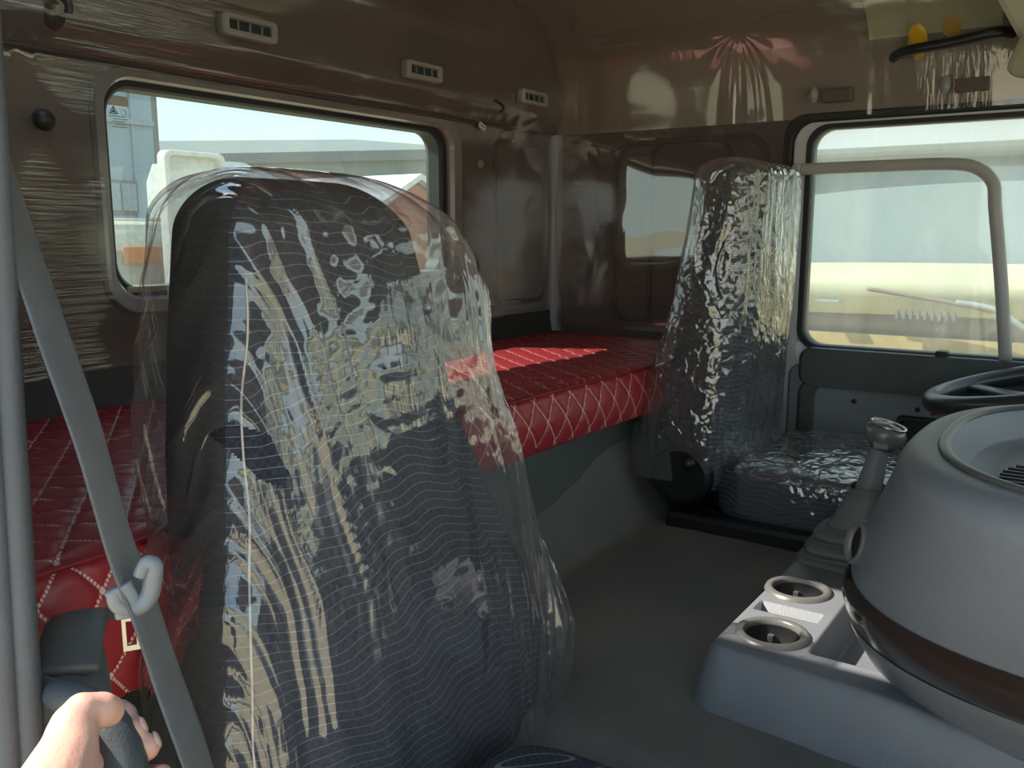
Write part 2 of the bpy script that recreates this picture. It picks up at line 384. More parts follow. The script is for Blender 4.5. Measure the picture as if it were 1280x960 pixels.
hd = gridmesh('trim_1', lambda u, v: Vector((.25+1.95*u, YR-.006-.012*math.sin(math.pi*v), 1.309+.012*v)), 40, 4, 'wall_plastic_dark'); struct(hd)
w = gridmesh('trim_2', lambda u, v: Vector((XW-.030*math.cos(math.pi/2*u)-.001, YR-.001-.030*math.sin(math.pi/2*u), .775+.54*v)), 6, 4, 'window_trim'); struct(w)
tag_ = None
lowp = gridmesh('trim_3', lambda u, v: Vector((.26+1.93*u, YR-.016+.006*math.cos(math.pi*v*2), .60+(.235+.05*math.exp(-((u-.10)/.10)**2)*0-.0*u)*v)), 40, 10, 'lower_panel'); struct(lowp)
# recessed panel outlines on the rear wall and the driver side wall
s_ = frame('trim_4', 'y', rr(1.905, 2.15, .86, 1.29, .04), rr(1.917, 2.138, .872, 1.278, .035), YR-.008, YR+.002, 'wall_plastic_dark'); struct(s_)
s_ = frame('trim_5', 'x', rr(.735, 1.16, .80, 1.29, .06), rr(.75, 1.145, .815, 1.275, .05), XW-.010, XW+.002, 'wall_plastic_dark'); struct(s_)
s_ = frame('trim_6', 'x', rr(.83, 1.05, .78, 1.29, .05), rr(.84, 1.04, .79, 1.28, .045), XW-.012, XW+.002, 'wall_plastic_dark'); struct(s_)
ws = gridmesh('wall_driver_side', lambda u, v: Vector((XW, .68+.67*u, .0+1.317*v)), 30, 50, 'wall_plastic'); struct(ws)
ws2 = box('wall_driver_lower', XW, XW+.03, -.75, .69, .0, .42, 'grey_plastic', 0); struct(ws2)
fs_ = gridmesh('protective_film', lambda u, v: Vector((XW-.016-.0025*nz(u*2.1, v*2.3, 1)-.0004*nz(u*7, v*8, 4), .69+.655*u, .79+.52*v)), 90, 90, 'film_side')
tag(fs_, 'clear protective film over the driver side wall beside the bunk, mirroring the rear window', 'plastic film')
# roof: one swept arch, film hangs just under it
PROF = [(2.200, 1.315), (2.195, 1.36), (2.185, 1.41), (2.165, 1.46), (2.13, 1.505), (2.06, 1.545), (1.95, 1.575), (1.8, 1.595), (1.6, 1.608), (1.225, 1.615)]
PROF = PROF+[(2.45-x, z) for x, z in PROF[:-1]][::-1]
def prof(u):
    s = u*(len(PROF)-1); i = min(int(s), len(PROF)-2); t = s-i
    p0, p1, p2, p3 = PROF[max(i-1, 0)], PROF[i], PROF[i+1], PROF[min(i+2, len(PROF)-1)]
    return [.5*((2*b)+(-a+c)*t+(2*a-5*b+4*c-d)*t*t+(-a+3*b-3*c+d)*t**3) for a, b, c, d in zip(p0, p1, p2, p3)]
def added_hatch(p): return .50 < p.x < .80 and .93 < p.y < 1.25 and p.z > 1.5  # unseen roof opening, guessed and added to let sun reach the console
def roofpt(u, v, off=0, wv=0):
    x, z = prof(u); y = -.75+2.1*v
    d = Vector((1.225-x, 0, 1.2-z)).normalized()
    if wv:
        off += wv*(.012*nz(x*3, y*3.4, 2)+.003*nz(x*7, y*7, 6))+wv*.0015*nz(x*30, y*8, 7)*sst(0, .35, nz(x*3+9, y*3))
        # gathered star folds where the film is pinned
        for px, py, a in ((2.12, .80, .03), (2.06, .30, .02), (2.13, 1.22, .02), (2.10, .47, .016)):
            r2 = math.hypot((x-px)+(z-1.5)*.5, y-py); th = math.atan2(y-py, x-px)
            off += -.25*a*math.exp(-(r2/.04)**2)+a*.10*math.sin(th*19+3*nz(x*4, y*4))*math.exp(-(r2/.08)**2)*sst(0, .03, r2)*max(0, .3+nz(x*5, y*5, px))
        off -= .022*math.exp(-((x-1.75)/.22)**2-((y-.35)/.20)**2)
    return Vector((x, y, z))+d*off
c_ = gridmesh('ceiling', lambda u, v: roofpt(u, v), 72, 80, 'ceiling_lining', skip=added_hatch); struct(c_)
f_ = gridmesh('protective_film', lambda u, v: roofpt(u, .32+.68*v, .014, 1), 420, 300, 'film_ceiling', skip=added_hatch)
f_.data.materials.append(M['film_header'])
for p in f_.data.polygons:
    if p.center.z < 1.47 and p.center.x > 1.5: p.material_index = 1
tag(f_, 'shiny clear protective film sagging under the ceiling with yellowish reflections', 'plastic film')
hf = frame('added_hatch_frame', 'z', rr(.48, .82, .91, 1.27, .03), rr(.51, .79, .94, 1.24, .02), 1.56, 1.64, 'black_rubber'); struct(hf)  # rim around the added roof opening, out of view
# front end of the cab, mostly outside the picture
s_ = box('wall_front', .25, 2.2, -.80, -.74, 0, .80, 'grey_plastic', 0); struct(s_)
s_ = box('wall_front_header', .25, 2.2, -.80, -.74, 1.36, 1.62, 'ceiling_lining', 0); struct(s_)
wf = mesh('window_4', [(.28, -.77, .8), (2.18, -.77, .8), (2.18, -.77, 1.37), (.28, -.77, 1.37)], [(0, 1, 2, 3)], 'glass_front'); struct(wf)
# floor and the raised engine tunnel with its bunk-side rise
def tunnel(u, v):
    y = -.45+1.40*v
    prof_ = [(.80, .05), (.815, .30), (.84, .43), (.88, .452), (1.2, .456), (1.62, .454), (1.70, .445), (1.735, .40), (1.75, .05)]
    s = u*(len(prof_)-1); i = min(int(s), len(prof_)-2); t = s-i
    x = prof_[i][0]*(1-t)+prof_[i+1][0]*t; z = prof_[i][1]*(1-t)+prof_[i+1][1]*t
    x += .10*sst(.55, .9, y)*sst(1.3, 1.7, x)
    if y > .70 and .82 < x < 1.9: z += .24*sst(.76, .93, y)*(z > .3)
    z += .004*nz(x*6, y*6)+.0015*nz(x*20, y*20)
    return Vector((x, y, z))
tu = gridmesh('floor_tunnel', tunnel, 96, 110, 'carpet'); struct(tu)
fl = box('floor', .22, 2.23, -.78, 1.36, -.05, .05, 'carpet', 0); struct(fl)
base = box('bunk_platform', .27, 2.19, .865, 1.34, .05, .672, 'bunk_carpet', .01)
tag(base, 'dark grey carpeted bunk base below the red mattress', 'bunk base')
bs = gridmesh('carpet_skirt', lambda u, v: Vector((1.02+.80*u, .862-.05*(1-v)**2-.008*math.sin(u*5)-.01*(1-v), .452+.225*v)), 40, 16, 'bunk_carpet'); part(base, bs)
bs = box('side_cheek', 1.83, 1.86, .80, .87, .40, .69, 'grey_plastic', .01); part(base, bs)
# passenger side wall and B pillar with its door seals, outer skin
s_ = box('wall_passenger_side', .22, .25, .56, 1.36, 0, 1.34, 'wall_plastic', 0); struct(s_)
s_ = box('wall_passenger_front', .22, .25, -.80, -.62, 0, 1.34, 'grey_plastic', 0); struct(s_)
bp_ = box('trim_7', .185, .262, .545, .60, -.1, 1.40, 'seal_rubber', .012); struct(bp_)
for i, (ox, oy) in enumerate(((0, 0), (-.0095, .0058))):
    t_ = tubemesh('trim_%d' % (8+i), [(.14+ox, .36+oy, -.1), (.229+ox, .478+oy, .755), (.254+ox, .512+oy, 1.0), (.285+ox, .553+oy, 1.35)], .0068, 'seal_rubber', 16); struct(t_)
s_ = box('trim_10', .175, .21, .515, .60, -.2, 1.45, 'body_white', .01); struct(s_)
# ------------------------------------------------------------------ rear window
wn = empty('window_1', (1.3, 1.36, .93), kind='structure')
o1, i1 = rr(.815, 1.785, .905, 1.315, .06), rr(.845, 1.725, .945, 1.292, .05)
part(wn, frame('window_frame', 'y', rr(.825, 1.772, .915, 1.312, .06), rr(.848, 1.728, .945, 1.292, .05), YR-.010, YR+.03, 'frame_wrapped', .008))
part(wn, frame('rubber_seal', 'y', rr(.835, 1.745, .935, 1.300, .055), rr(.862, 1.705, .958, 1.280, .045), YR+.008, YR+.052, 'black_rubber', .006))
part(wn, mesh('glass_pane', [(.85, 1.395, .95), (1.72, 1.395, .95), (1.72, 1.395, 1.29), (.85, 1.395, 1.29)], [(0, 1, 2, 3)], 'glass_rear'))
part(wn, box('sun_toned_sill', .87, 1.70, 1.352, 1.392, .952, .962, 'visor_cloth', .003))  # beige tone stands in for sunlight along the window's lower reveal
# blank strip, small emblem and type rows printed on the pane
st = empty('glass_marking', (.895, 1.388, 1.20), 'small black maker marking under a pale strip, upper left of rear window', 'marking')
part(st, box('blank_strip', .876, .918, 1.388, 1.390, 1.255, 1.271, 'sticker_white', .0006))
cx, cz = .8905, 1.246
vs = []; fs = []
for k in range(3):                       # triangle ring
    a = R(90+120*k); b = R(90+120*(k+1)); i0 = len(vs)
    for rr_, an in ((.0095, a), (.0095, b), (.0066, b), (.0066, a)): vs.append((cx+rr_*math.cos(an), 1.3878, cz+rr_*math.sin(an)*.95))
    fs.append((i0, i0+1, i0+2, i0+3))
    i0 = len(vs); c, s = math.cos(a), math.sin(a)
    vs += [(cx+.0062*c, 1.3878, cz+.0062*s), (cx-.0016*s, 1.3878, cz+.0016*c), (cx-.001*c, 1.3878, cz-.001*s), (cx+.0016*s, 1.3878, cz-.0016*c)]; fs.append((i0, i0+1, i0+2, i0+3))
part(st, mesh('emblem', vs, fs, 'print_black'))
part(st, lathe('approval_circle', [(.004, 0), (.0048, 0), (.0048, .0004)], (.908, 1.3878, 1.245), 'tank_grey', (0, -1, 0), 20))
vs = []; fs = []
for r_, (wd_, x0) in enumerate(((.028, .882), (.024, .889), (.023, .887), (.018, .893), (.024, .887))):
    x = x0
    while x < x0+wd_:
        l = random.uniform(.0008, .0017); i0 = len(vs); z = 1.2375-r_*.0042
        vs += [(x, 1.3878, z), (x+l, 1.3878, z), (x+l, 1.3878, z+.0014), (x, 1.3878, z+.0014)]; fs.append((i0, i0+1, i0+2, i0+3)); x += l+.0005
tr_ = part(st, mesh('type_rows', vs, fs, 'print_black')); tr_['kind'] = 'stuff'
# ------------------------------------------------------------------ driver door
dr = empty('door_1', (2.2, .12, .42), kind='structure')
part(dr, frame('door_seal', 'x', rr(-.60, .70, .43, 1.325, .05), rr(-.58, .680, .45, 1.305, .05), XW-.010, XW+.03, 'black_rubber', .004))
part(dr, frame('door_frame', 'x', rr(-.58, .682, .45, 1.308, .05), rr(-.55, .640, .775, 1.296, .05), XW-.002, XW+.04, 'door_frame_paint', .010))
part(dr, frame('window_seal', 'x', rr(-.56, .647, .77, 1.300, .05), rr(-.54, .632, .782, 1.288, .045), XW-.006, XW+.035, 'black_rubber', .003))
part(dr, mesh('glass_pane', [(XW+.015, -.55, .77), (XW+.015, .64, .77), (XW+.015, .64, 1.30), (XW+.015, -.55, 1.30)], [(0, 1, 2, 3)], 'glass_door'))
part(dr, slab('upper_trim', 'x', rr(-.5, .632, .685, .778, .03), XW-.03, XW+.01, 'door_trim', .008))
part(dr, slab('door_panel', 'x', rr(-.55, .66, .40, .735, .03), XW-.012, XW+.02, 'door_panel', .006))
part(dr, frame('panel_edge', 'x', rr(-.5, .632, .42, .71, .05), rr(-.46, .592, .46, .70, .045), XW-.022, XW-.008, 'door_trim', .004))
for y, z in ((.50, .655), (.36, .65)):
    part(dr, lathe('screw_cap', [(0, .003), (.005, .003), (.006, 0)], (XW-.012, y, z), 'black_plastic', (-1, 0, 0), 16))
ps = part(dr, frame('latch_pocket', 'x', rr(.27, .40, .545, .635, .01), rr(.28, .39, .555, .625, .008), XW-.03, XW-.01, 'black_plastic', .003))
part(dr, slab('latch_plate', 'x', rr(.28, .39, .555, .625, .008), XW-.018, XW-.012, 'print_black', .002))
part(dr, box('sill_grip', XW-.03, XW+.0, .305, .33, .775, .79, 'black_plastic', .003))
bar = tubemesh('window_bar', [(2.19, .662, 1.197), (2.19, .60, 1.199), (2.19, .46, 1.199), (2.19, .34, 1.198), (2.19, .282, 1.188), (2.19, .247, 1.155), (2.19, .238, 1.10), (2.19, .215, .95), (2.19, .192, .775)], 1, 'bar_grey', 16, flat=((1, 0, 0), .010, .0135))
bar_cap = box('bar_foot', 2.175, 2.205, .655, .672, 1.185, 1.21, 'bar_grey', .003); part(dr, bar); part(bar, bar_cap)
# header clips, grab handle, visor
for y, z in ((.577, 1.357), (.300, 1.356)):
    cl = empty('header_clip', (2.17, y, z-.016), 'small brown rectangular cover on the header, ' + ('nearer the driver seat' if y > .5 else 'nearer the sun visor at the right edge'), 'cover', 'covers above the driver window')
    part(cl, slab('cover_plate', 'x', rr(y-.033, y+.033, z-.012, z+.016, .003), 2.165, 2.19, 'wall_plastic', .003))
    part(cl, lathe('pin', [(0, .012), (.009, .01), (.012, .0)], (2.17, y+.052, z+.006), 'window_trim', (-1, 0, 0), 14, sy=1.6))
gh = tubemesh('assist_grip', [(2.15, .455, 1.425), (2.10, .44, 1.420), (2.085, .41, 1.425), (2.085, .33, 1.432), (2.085, .27, 1.44), (2.10, .245, 1.445), (2.15, .23, 1.45)], .011, 'black_plastic', 12)
tag(gh, 'black grab handle under film above the driver window', 'handle')
for y, z, lab, sx_ in ((.409, 1.452, 'farther left, nearer the driver seat', 1.7), (.345, 1.479, 'nearer the sun visor', 1.05)):
    a_ = lathe('amber_reflection', [(0, .004), (.014, .0045), (.022, .003), (.025, 0)], (2.150, y, z), 'amber', (-.8, 0, -.5), 24, sx=.8, sy=sx_)  # amber colour and disc shape stand in for yellow reflections in the film
    for v_ in a_.data.vertices: v_.co += Vector((0, .6, .5))*.010*nz(v_.co.y*50, v_.co.z*50, y*9)
    tag(a_, 'amber disc standing in for a yellow film reflection above the black ceiling handle, '+lab, 'reflection')
pp_ = gridmesh('trim_12', lambda u, v: roofpt(3.2/18+(6.2-3.2)/18*u, 0, .004)+Vector((0, 1.0+.26*v, 0)), 12, 8, 'painted_reflection'); struct(pp_)  # plate added so its pale colour stands in for a reflection in the film
rh = frame('trim_11', 'z', rr(1.50, 2.0, -.1, .47, .04), rr(1.55, 1.95, -.05, .42, .04), 1.565, 1.60, 'visor_cloth', .01); struct(rh)
vz = empty('sun_visor', (2.0, .16, 1.42), 'beige cloth sun visor folded up at the top right edge', 'sun visor')
part(vz, box('visor_panel', 1.75, 2.14, -.05, .222, 1.455, 1.485, 'visor_cloth', .012, (R(-12), 'X')))
part(vz, box('visor_flap', 2.08, 2.165, .12, .215, 1.35, 1.47, 'visor_cloth', .012, (R(18), 'X')))
# ------------------------------------------------------------------ vents and small fittings on the rear wall
for x, z, lab in ((1.105, 1.402, 'nearest the passenger side'), (1.579, 1.396, 'the middle one of three'), (2.022, 1.393, 'nearest the cab corner')):
    yb = rear_y(x, z)-.014
    v = empty('air_vent', (x, yb, z-.02), 'narrow beige slotted vent above the rear window, ' + lab, 'vent', 'vents along the rear wall header')
    part(v, frame('vent_frame', 'y', rr(x-.060, x+.060, z-.018, z+.018, .008), rr(x-.046, x+.046, z-.008, z+.008, .002), yb-.010, yb+.01, 'vent_frame', .003))
    part(v, box('vent_slot', x-.048, x+.048, yb-.002, yb+.006, z-.010, z+.010, 'vent_dark', 0))
    for k in (-1, 0, 1): part(v, box('louvre', x+k*.026-.001, x+k*.026+.001, yb-.006, yb, z-.009, z+.009, 'vent_frame', 0))
hk = empty('coat_hook', (1.868, 1.30, 1.355), 'small dark coat hook above the right end of the rear window', 'hook')
part(hk, lathe('hook_plate', [(0, .006), (.012, .005), (.014, 0)], (1.868, 1.325, 1.375), 'hook_dark', (0, -1, 0), 16, sx=1, sy=1.3))
part(hk, tubemesh('hook_arm', [(1.868, 1.318, 1.372), (1.868, 1.295, 1.358), (1.868, 1.29, 1.348), (1.868, 1.30, 1.342)], .004, 'hook_dark', 8))
hk = empty('roof_strap_mount', (.76, 1.30, 1.35), 'dark oval hook mount at the top left corner of the rear wall', 'hook')
part(hk, lathe('mount_plate', [(0, .014), (.018, .012), (.024, 0)], (.765, 1.325, 1.377), 'hook_dark', (0, -1, 0), 20, sx=.9, sy=1.5))
part(hk, tubemesh('mount_arm', [(.765, 1.312, 1.39), (.765, 1.285, 1.375), (.765, 1.285, 1.36)], .006, 'hook_dark', 8))
bt = lathe('wall_button', [(0, .008), (.008, .007), (.011, 0)], (1.842, 1.343, 1.218), 'button_tan', (0, -1, 0), 20); tag(bt, 'tan round button plug right of the rear window', 'plug')
bt = lathe('wall_button', [(0, .010), (.012, .008), (.016, 0)], (.745, 1.335, 1.214), 'hook_dark', (0, -1, 0), 20); tag(bt, 'dark round plug in the wall left of the rear window', 'plug')
stk = empty('sticker', (1.836, 1.343, 1.30), 'tiny tilted white sticker at the upper right corner of the rear window', 'sticker')
part(stk, box('label_paper', 1.822, 1.85, 1.330, 1.332, 1.300, 1.314, 'sticker_white', .0005, (R(22), 'Y')))
for k in range(3): part(stk, box('print_mark', 1.828+.006*k, 1.832+.006*k, 1.3285, 1.3297, 1.3075-.0022*k, 1.3105-.0022*k, 'print_black', 0))
# ------------------------------------------------------------------ quilted mattress
def mattress():
    X0, X1, Y1 = .28, 2.185, 1.34
    path = []                                            # section from the wall over the front edge and down
    yf = lambda x: .800+.02*math.sin((x-.3)*2.0)-.085*sst(.60, .46, x)
    ny, nd, nx = 100, 24, 560
    vs = []; fs = []; q = []
    T, B, rc = .772, .672, .022
    Ltop = .54
    rows = []
    for j in range(ny+1): rows.append(('t', j/ny))
    for k in range(1, 7): rows.append(('c', k/6))
    for k in range(1, nd+1): rows.append(('f', k/nd))
    for kind, t in rows:
        for i in range(nx+1):
            x = X0+(X1-X0)*i/nx; yF = yf(x)
            if kind == 't': y = Y1+(yF+rc-Y1)*t; z = T; n = Vector((0, 0, 1)); s = Y1-y
            elif kind == 'c': a = t*math.pi/2; y = yF+rc-rc*math.sin(a); z = T-rc+rc*math.cos(a); n = Vector((0, -math.sin(a), math.cos(a))); s = Y1-yF-rc+rc*a
            else: y = yF; z = T-rc-(T-rc-(B-.04*sst(.60, .46, x)))*t; n = Vector((0, -1, 0)); s = Y1-yF-rc+rc*math.pi/2+(T-rc-z)
            c = CELL if kind != 't' else CELL*1.0
            U, V = x/(c*1.15), s/(c*1.55)
            a = abs(((U+V) % 1)-.5)*2; b = abs(((U-V) % 1)-.5)*2     # 1 on a stitch
            h = (.0045 if kind != 't' else .0028)*((1-a**8)*(1-b**8)-1)
            if kind == 't': h += .006*nz(x*3, y*3)+.0018*math.sin(y*190+2*nz(x*4, y*4))*(.4+nz(x*6, y*9))
            if kind == 'f': h += .008*math.sin(math.pi*t)
            edge = min(1, (x-X0)/.02, (X1-x)/.02); z2 = -.02*(1-max(0, edge))**2
            vs.append(Vector((x, y, z+z2))+n*h); q.append((U, V, 0))
    w = nx+1
    for j in range(len(rows)-1):
        for i in range(nx): a = j*w+i; fs.append((a, a+w, a+w+1, a+1))
    o = mesh('quilted_cover', vs, fs, 'quilted_red', None, True)
    at = o.data.attributes.new('quilt', 'FLOAT_VECTOR', 'POINT')
    at.data.foreach_set('vector', [c for v in q for c in v])
    return o
mt = empty('bunk_mattress', (1.2, 1.07, .672), 'red quilted leatherette bunk mattress with white diamond stitching along the rear wall', 'mattress')
part(mt, mattress())
pip = tubemesh('edge_piping', [(x, .800+.02*math.sin((x-.3)*2.0)-.085*sst(.60, .46, x)+.002, .7705) for x in [.29+.0945*k for k in range(21)]], .0030, 'plain_red', 8, sub=3); part(mt, pip)
part(mt, box('underside', .285, 2.18, .82, 1.34, .668, .70, 'plain_red', .004))
# ------------------------------------------------------------------ seats
def loft_seat(name, tab, mat, nt=96, nzz=60, off=0, extra=None, wr=None, expo=4.2, tr=.055, kx=1.3, skip=None, sidemat=None, bottom=None):
    z0, z1 = tab[0][0], tab[-1][0]
    if bottom is not None: z0 = bottom
    def f(u, v):
        th = 2*math.pi*u
        ztop = z1+off
        if v < .82: z = z0+(ztop-tr-z0)*v/.82; ins = 0
        else:
            a = (v-.82)/.18*math.pi/2; z = ztop-tr+tr*math.sin(a); ins = 1-math.cos(a)
        xl, xr, yf_, yb = lerp_tab(tab, z-off*max(0, v-.5)*2)
        if extra: exl, exr, eyf, eyb = extra(z); xl += exl; xr += exr; yf_ += eyf; yb += eyb
        xl -= off; xr += off; yf_ -= off; yb += off
        cx, cy, a_, b_ = (xl+xr)/2, (yf_+yb)/2, (xr-xl)/2, (yb-yf_)/2
        c, s = math.cos(th), math.sin(th)
        ex = 2/expo
        px = math.copysign(abs(c)**ex, c); py = math.copysign(abs(s)**ex, s)
        k = b_*.97*ins
        x = cx+px*(a_-k*kx); y = cy+py*(b_-k)
        p = Vector((x, y, z)); n = Vector((px**3*b_, py**3*a_, 0))
        if n.length < 1e-6: n = Vector((c, s, 0))
        n.normalize()
        if wr: p += n*wr(x, y, z, px, py)*(1-ins*.6)
        return p
    o = gridmesh(name, f, nt, nzz, mat, True, skip)
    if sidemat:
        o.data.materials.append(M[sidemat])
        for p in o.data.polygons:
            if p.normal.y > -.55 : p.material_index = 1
    return o
PS = [(.44, .45, .93, .57, .70), (.55, .447, .95, .575, .70), (.65, .450, .91, .585, .71), (.75, .468, .857, .60, .72), (.85, .48, .816, .615, .73), (.95, .498, .794, .63, .742), (1.05, .522, .776, .65, .755), (1.102, .53, .765, .672, .76)]
DS = [(.53, 1.68, 2.06, .645, .80), (.65, 1.68, 2.06, .642, .795), (.80, 1.69, 2.055, .635, .765), (.95, 1.70, 2.045, .628, .735), (1.10, 1.71, 2.035, .622, .712), (1.190, 1.72, 2.02, .622, .705)]
def bulge(x, y, z, px, py):
    return .012*(1-abs(px)**4)*(1 if py < 0 else .3)-.008*math.exp(-((abs(px)-.72)/.08)**2)*(py < -.5)
def folds(seed, amp, fx=26, flow=None):
    def w(x, y, z, px, py):
        q = x+.6*y+(flow(x, z) if flow else 0)
        wz = z*1.5+seed
        q += .012*nz(x*9, z*9, seed)
        a = nz(q*fx*.45+seed, wz*.7, seed); b = 1-abs(nz(q*fx*.8, wz*.8, seed+3))*2.4; c = 1-abs(nz(q*fx*2.0, wz*1.8, seed+7))*2.2
        m = .5+nz(q*5, wz*2, seed+11)
        d = nz(x*60, z*60, y*60)
        return max(-.005, amp*(.9*a+.8*b*b*(b > 0)*m+.28*c*c*(c > 0)*m+.05*d))+bulge(x, y, z, px, py)*.9+.002
    return w
def cushion(name, x0, x1, y0, y1, z0, z1, mat, off=0, seed=0, w=0, n=60):
    cx, cy, cz, a, b, c = (x0+x1)/2, (y0+y1)/2, (z0+z1)/2, (x1-x0)/2+off, (y1-y0)/2+off, (z1-z0)/2+off
    def f(u, v):
        th, ph = 2*math.pi*u, math.pi*(v-.5); e1, e2 = .28, .35
        sg = lambda t, e: math.copysign(abs(t)**e, t)
        p = Vector((cx+a*sg(math.cos(ph), e2)*sg(math.cos(th), e1), cy+b*sg(math.cos(ph), e2)*sg(math.sin(th), e1), cz+c*sg(math.sin(ph), e2)))
        if w:
            r = Vector((p.x-cx, p.y-cy, p.z-cz)).normalized(); k = 1-abs(nz(p.x*14+p.y*6, p.y*9-p.x*4, seed))*2.4
            p += r*w*(nz(p.x*9, p.y*12, p.z*10+seed)+.8*max(0, k)**2)
        return p
    return gridmesh(name, f, n*2, n, mat, True)
def make_seat(kind):
    tab = PS if kind == 'p' else DS
    xl, xr, yf_, yb = tab[2][1:]; zb = .40 if kind == 'p' else .47
    lab = 'dark wavy-striped passenger seat nearest the camera, wrapped in clear plastic' if kind == 'p' else 'dark driver seat beside the driver window, wrapped in clear plastic'
    s = empty('truck_seat', ((xl+xr)/2, .45, .05), lab, 'seat', 'wrapped cab seats')
    part(s, loft_seat('backrest', tab, 'seat_fabric', 120, 90, .001, None, bulge, expo=4.8, sidemat='seat_fabric_side', tr=.055 if kind == 'p' else .035, kx=1.3 if kind == 'p' else 1.1))
    if kind == 'p':
        part(s, cushion('cushion', .44, .78, .12, .52, .40, .508, 'seat_fabric'))
        part(s, box('seat_base', .47, .79, .15, .62, .05, .41, 'black_plastic', .02))
    else:
        part(s, cushion('cushion', 1.68, 2.12, .10, .66, .465, .592, 'seat_fabric'))
        part(s, box('seat_base', 1.76, 2.10, .12, .70, .05, .47, 'black_plastic', .02))
        part(s, box('side_valance', 1.655, 1.70, .22, .74, .435, .485, 'black_plastic', .012))
        h = part(s, lathe('recliner_hinge', [(0, .022), (.050, .022), (.058, .016), (.060, 0)], (1.685, .715, .560), 'black_plastic', (-1, 0, 0), 28, sy=1, sx=1.15, smooth=False))
        part(h, lathe('hinge_cap', [(0, .012), (.012, .010), (.015, 0)], (1.655, .69, .59), 'black_plastic', (-1, 0, 0), 18))
    return s
seatP = make_seat('p'); seatD = make_seat('d')
def exP(z):
    return (.006-.006*sst(1.0, .6, z), .006+.070*math.exp(-((z-1.0)/.10)**2)+.050*math.exp(-((z-.80)/.14)**2)+.014*sst(.7, .5, z), -.004, .012+.02*math.exp(-((z-.95)/.12)**2))
gx = lambda x, z: -.30*(z-.85)*(x-.62)*1.6                   # folds fan out downwards
tear = lambda p: p.y < .66 and abs((p.x-.503)+.55*(p.z-.860)) < .016*sst(.892, .876, p.z)*sst(.824, .842, p.z)+.0001 and .824 < p.z < .890
bagP = loft_seat('plastic_seat_cover', PS, 'bag_plastic', 520, 330, .012, exP, folds(3.1, .0155, 40, gx), 5.0, skip=tear, bottom=.42)
seam = []
for k in range(12):
    z = .46+.05*k; a_, b_, c_2, d_2 = lerp_tab(PS, z); seam.append((a_+.010+.003*math.sin(z*40), c_2-.0055+.002*math.sin(z*31), z))
sm_ = tubemesh('weld_seam', seam, .0011, 'stitch_white', 6, sub=4); sm_.parent = bagP
tag(bagP, 'crinkled clear plastic bag over the passenger seat back with a small torn hole', 'seat cover', 'plastic bags over the seats')
exD = lambda z: (-.004, .012+.012*sst(.7, .9, z), -.006, .012+.03*sst(.95, .6, z))
bagD = loft_seat('plastic_seat_cover', DS, 'bag_plastic_drv', 360, 260, .010, exD, folds(8.3, .010, 34), 4.4, tr=.035, kx=1.1, bottom=.545)
tag(bagD, 'crinkled clear plastic bag over the driver seat back', 'seat cover', 'plastic bags over the seats')
c1 = cushion('plastic_cushion_cover', .44, .765, .12, .52, .38, .478, 'bag_plastic', .008, 4, .006, 90); tag(c1, 'clear plastic over the passenger seat cushion at the bottom edge', 'seat cover', 'plastic bags over the cushions')
c2 = cushion('plastic_cushion_cover', 1.68, 2.12, .10, .62, .475, .592, 'bag_plastic_drv', .010, 9, .005, 110); tag(c2, 'creased clear plastic over the driver seat cushion behind the gear lever', 'seat cover', 'plastic bags over the cushions')
# ------------------------------------------------------------------ dashboard centre pod
DB = [(.45, 1.32, .27, -.10, .30), (.53, 1.27, .30, -.10, .345), (.585, 1.215, .31, -.10, .352), (.64, 1.175, .315, -.10, .348), (.70, 1.14, .315, -.10, .330), (.77, 1.10, .31, -.10, .300), (.805, 1.08, .305, -.10, .285)]
def dsec(z, u, inset=0, ex=.78):
    cx, a, cy, b = lerp_tab(DB, z); th = 2*math.pi*u; c, s = math.cos(th), math.sin(th)
    return Vector((cx+(a-inset)*math.copysign(abs(c)**ex, c), cy+(b-inset)*math.copysign(abs(s)**ex, s), z))
def dash(u, v):
    if v < .6: return dsec(.45+.355*v/.6, u)
    if v < .75:
        a = (v-.6)/.15*math.pi/2; p = dsec(.805, u, .028*(1-math.cos(a))); p.z = .805+.028*math.sin(a); return p
    if v < .82: p = dsec(.805, u, .028+.018*(v-.75)/.07); p.z = .833; return p
    if v < .92: p = dsec(.805, u, .046+.018*(v-.82)/.10); p.z = .833-.035*(v-.82)/.10; return p
    p = dsec(.805, u, .064+.21*(v-.92)/.08); p.z = .798; return p
dh = empty('dashboard', (1.2, -.1, .05), 'large rounded grey centre dashboard pod with brown trim band at the right', 'dashboard')
db = part(dh, gridmesh('pod_shell', dash, 128, 100, 'dash_plastic', True))
part(dh, gridmesh('brown_band', lambda u, v: dsec(.603+.062*v, u, -.004*math.sin(math.pi*v)-.0015), 128, 6, 'brown_trim', True))
part(dh, gridmesh('band_seam', lambda u, v: dsec(.597+.005*v, u, .002-.004*math.sin(math.pi*v)), 128, 4, 'black_plastic', True))
part(dh, gridmesh('tray_lip', lambda u, v: dsec(.805, u, .044+.006*math.cos(2*math.pi*v))+Vector((0, 0, .029+.003*math.sin(2*math.pi*v))), 128, 8, 'ring_plastic', True))
sg_ = part(dh, lathe('speaker_grille', [(0, .004), (.075, .003), (.085, 0), (.085, -.002)], (1.02, .02, .80), 'handle_rubber', (0, 0, 1), 40, sx=1, sy=.8))
for k in range(11): part(sg_, box('grille_rib', .945+.015*k-.002, .945+.015*k+.002, .02-.065*math.sqrt(max(.02, 1-((k-5)/5.5)**2)), .02+.065*math.sqrt(max(.02, 1-((k-5)/5.5)**2)), .803, .807, 'black_plastic', 0))
rg = part(dh, lathe('side_ring', [(.034, .0), (.040, .008), (.046, .004), (.048, -.03)], (1.000, .214, .712), 'ring_plastic', (-.75, .8, .25), 32, sx=.36, sy=.54))
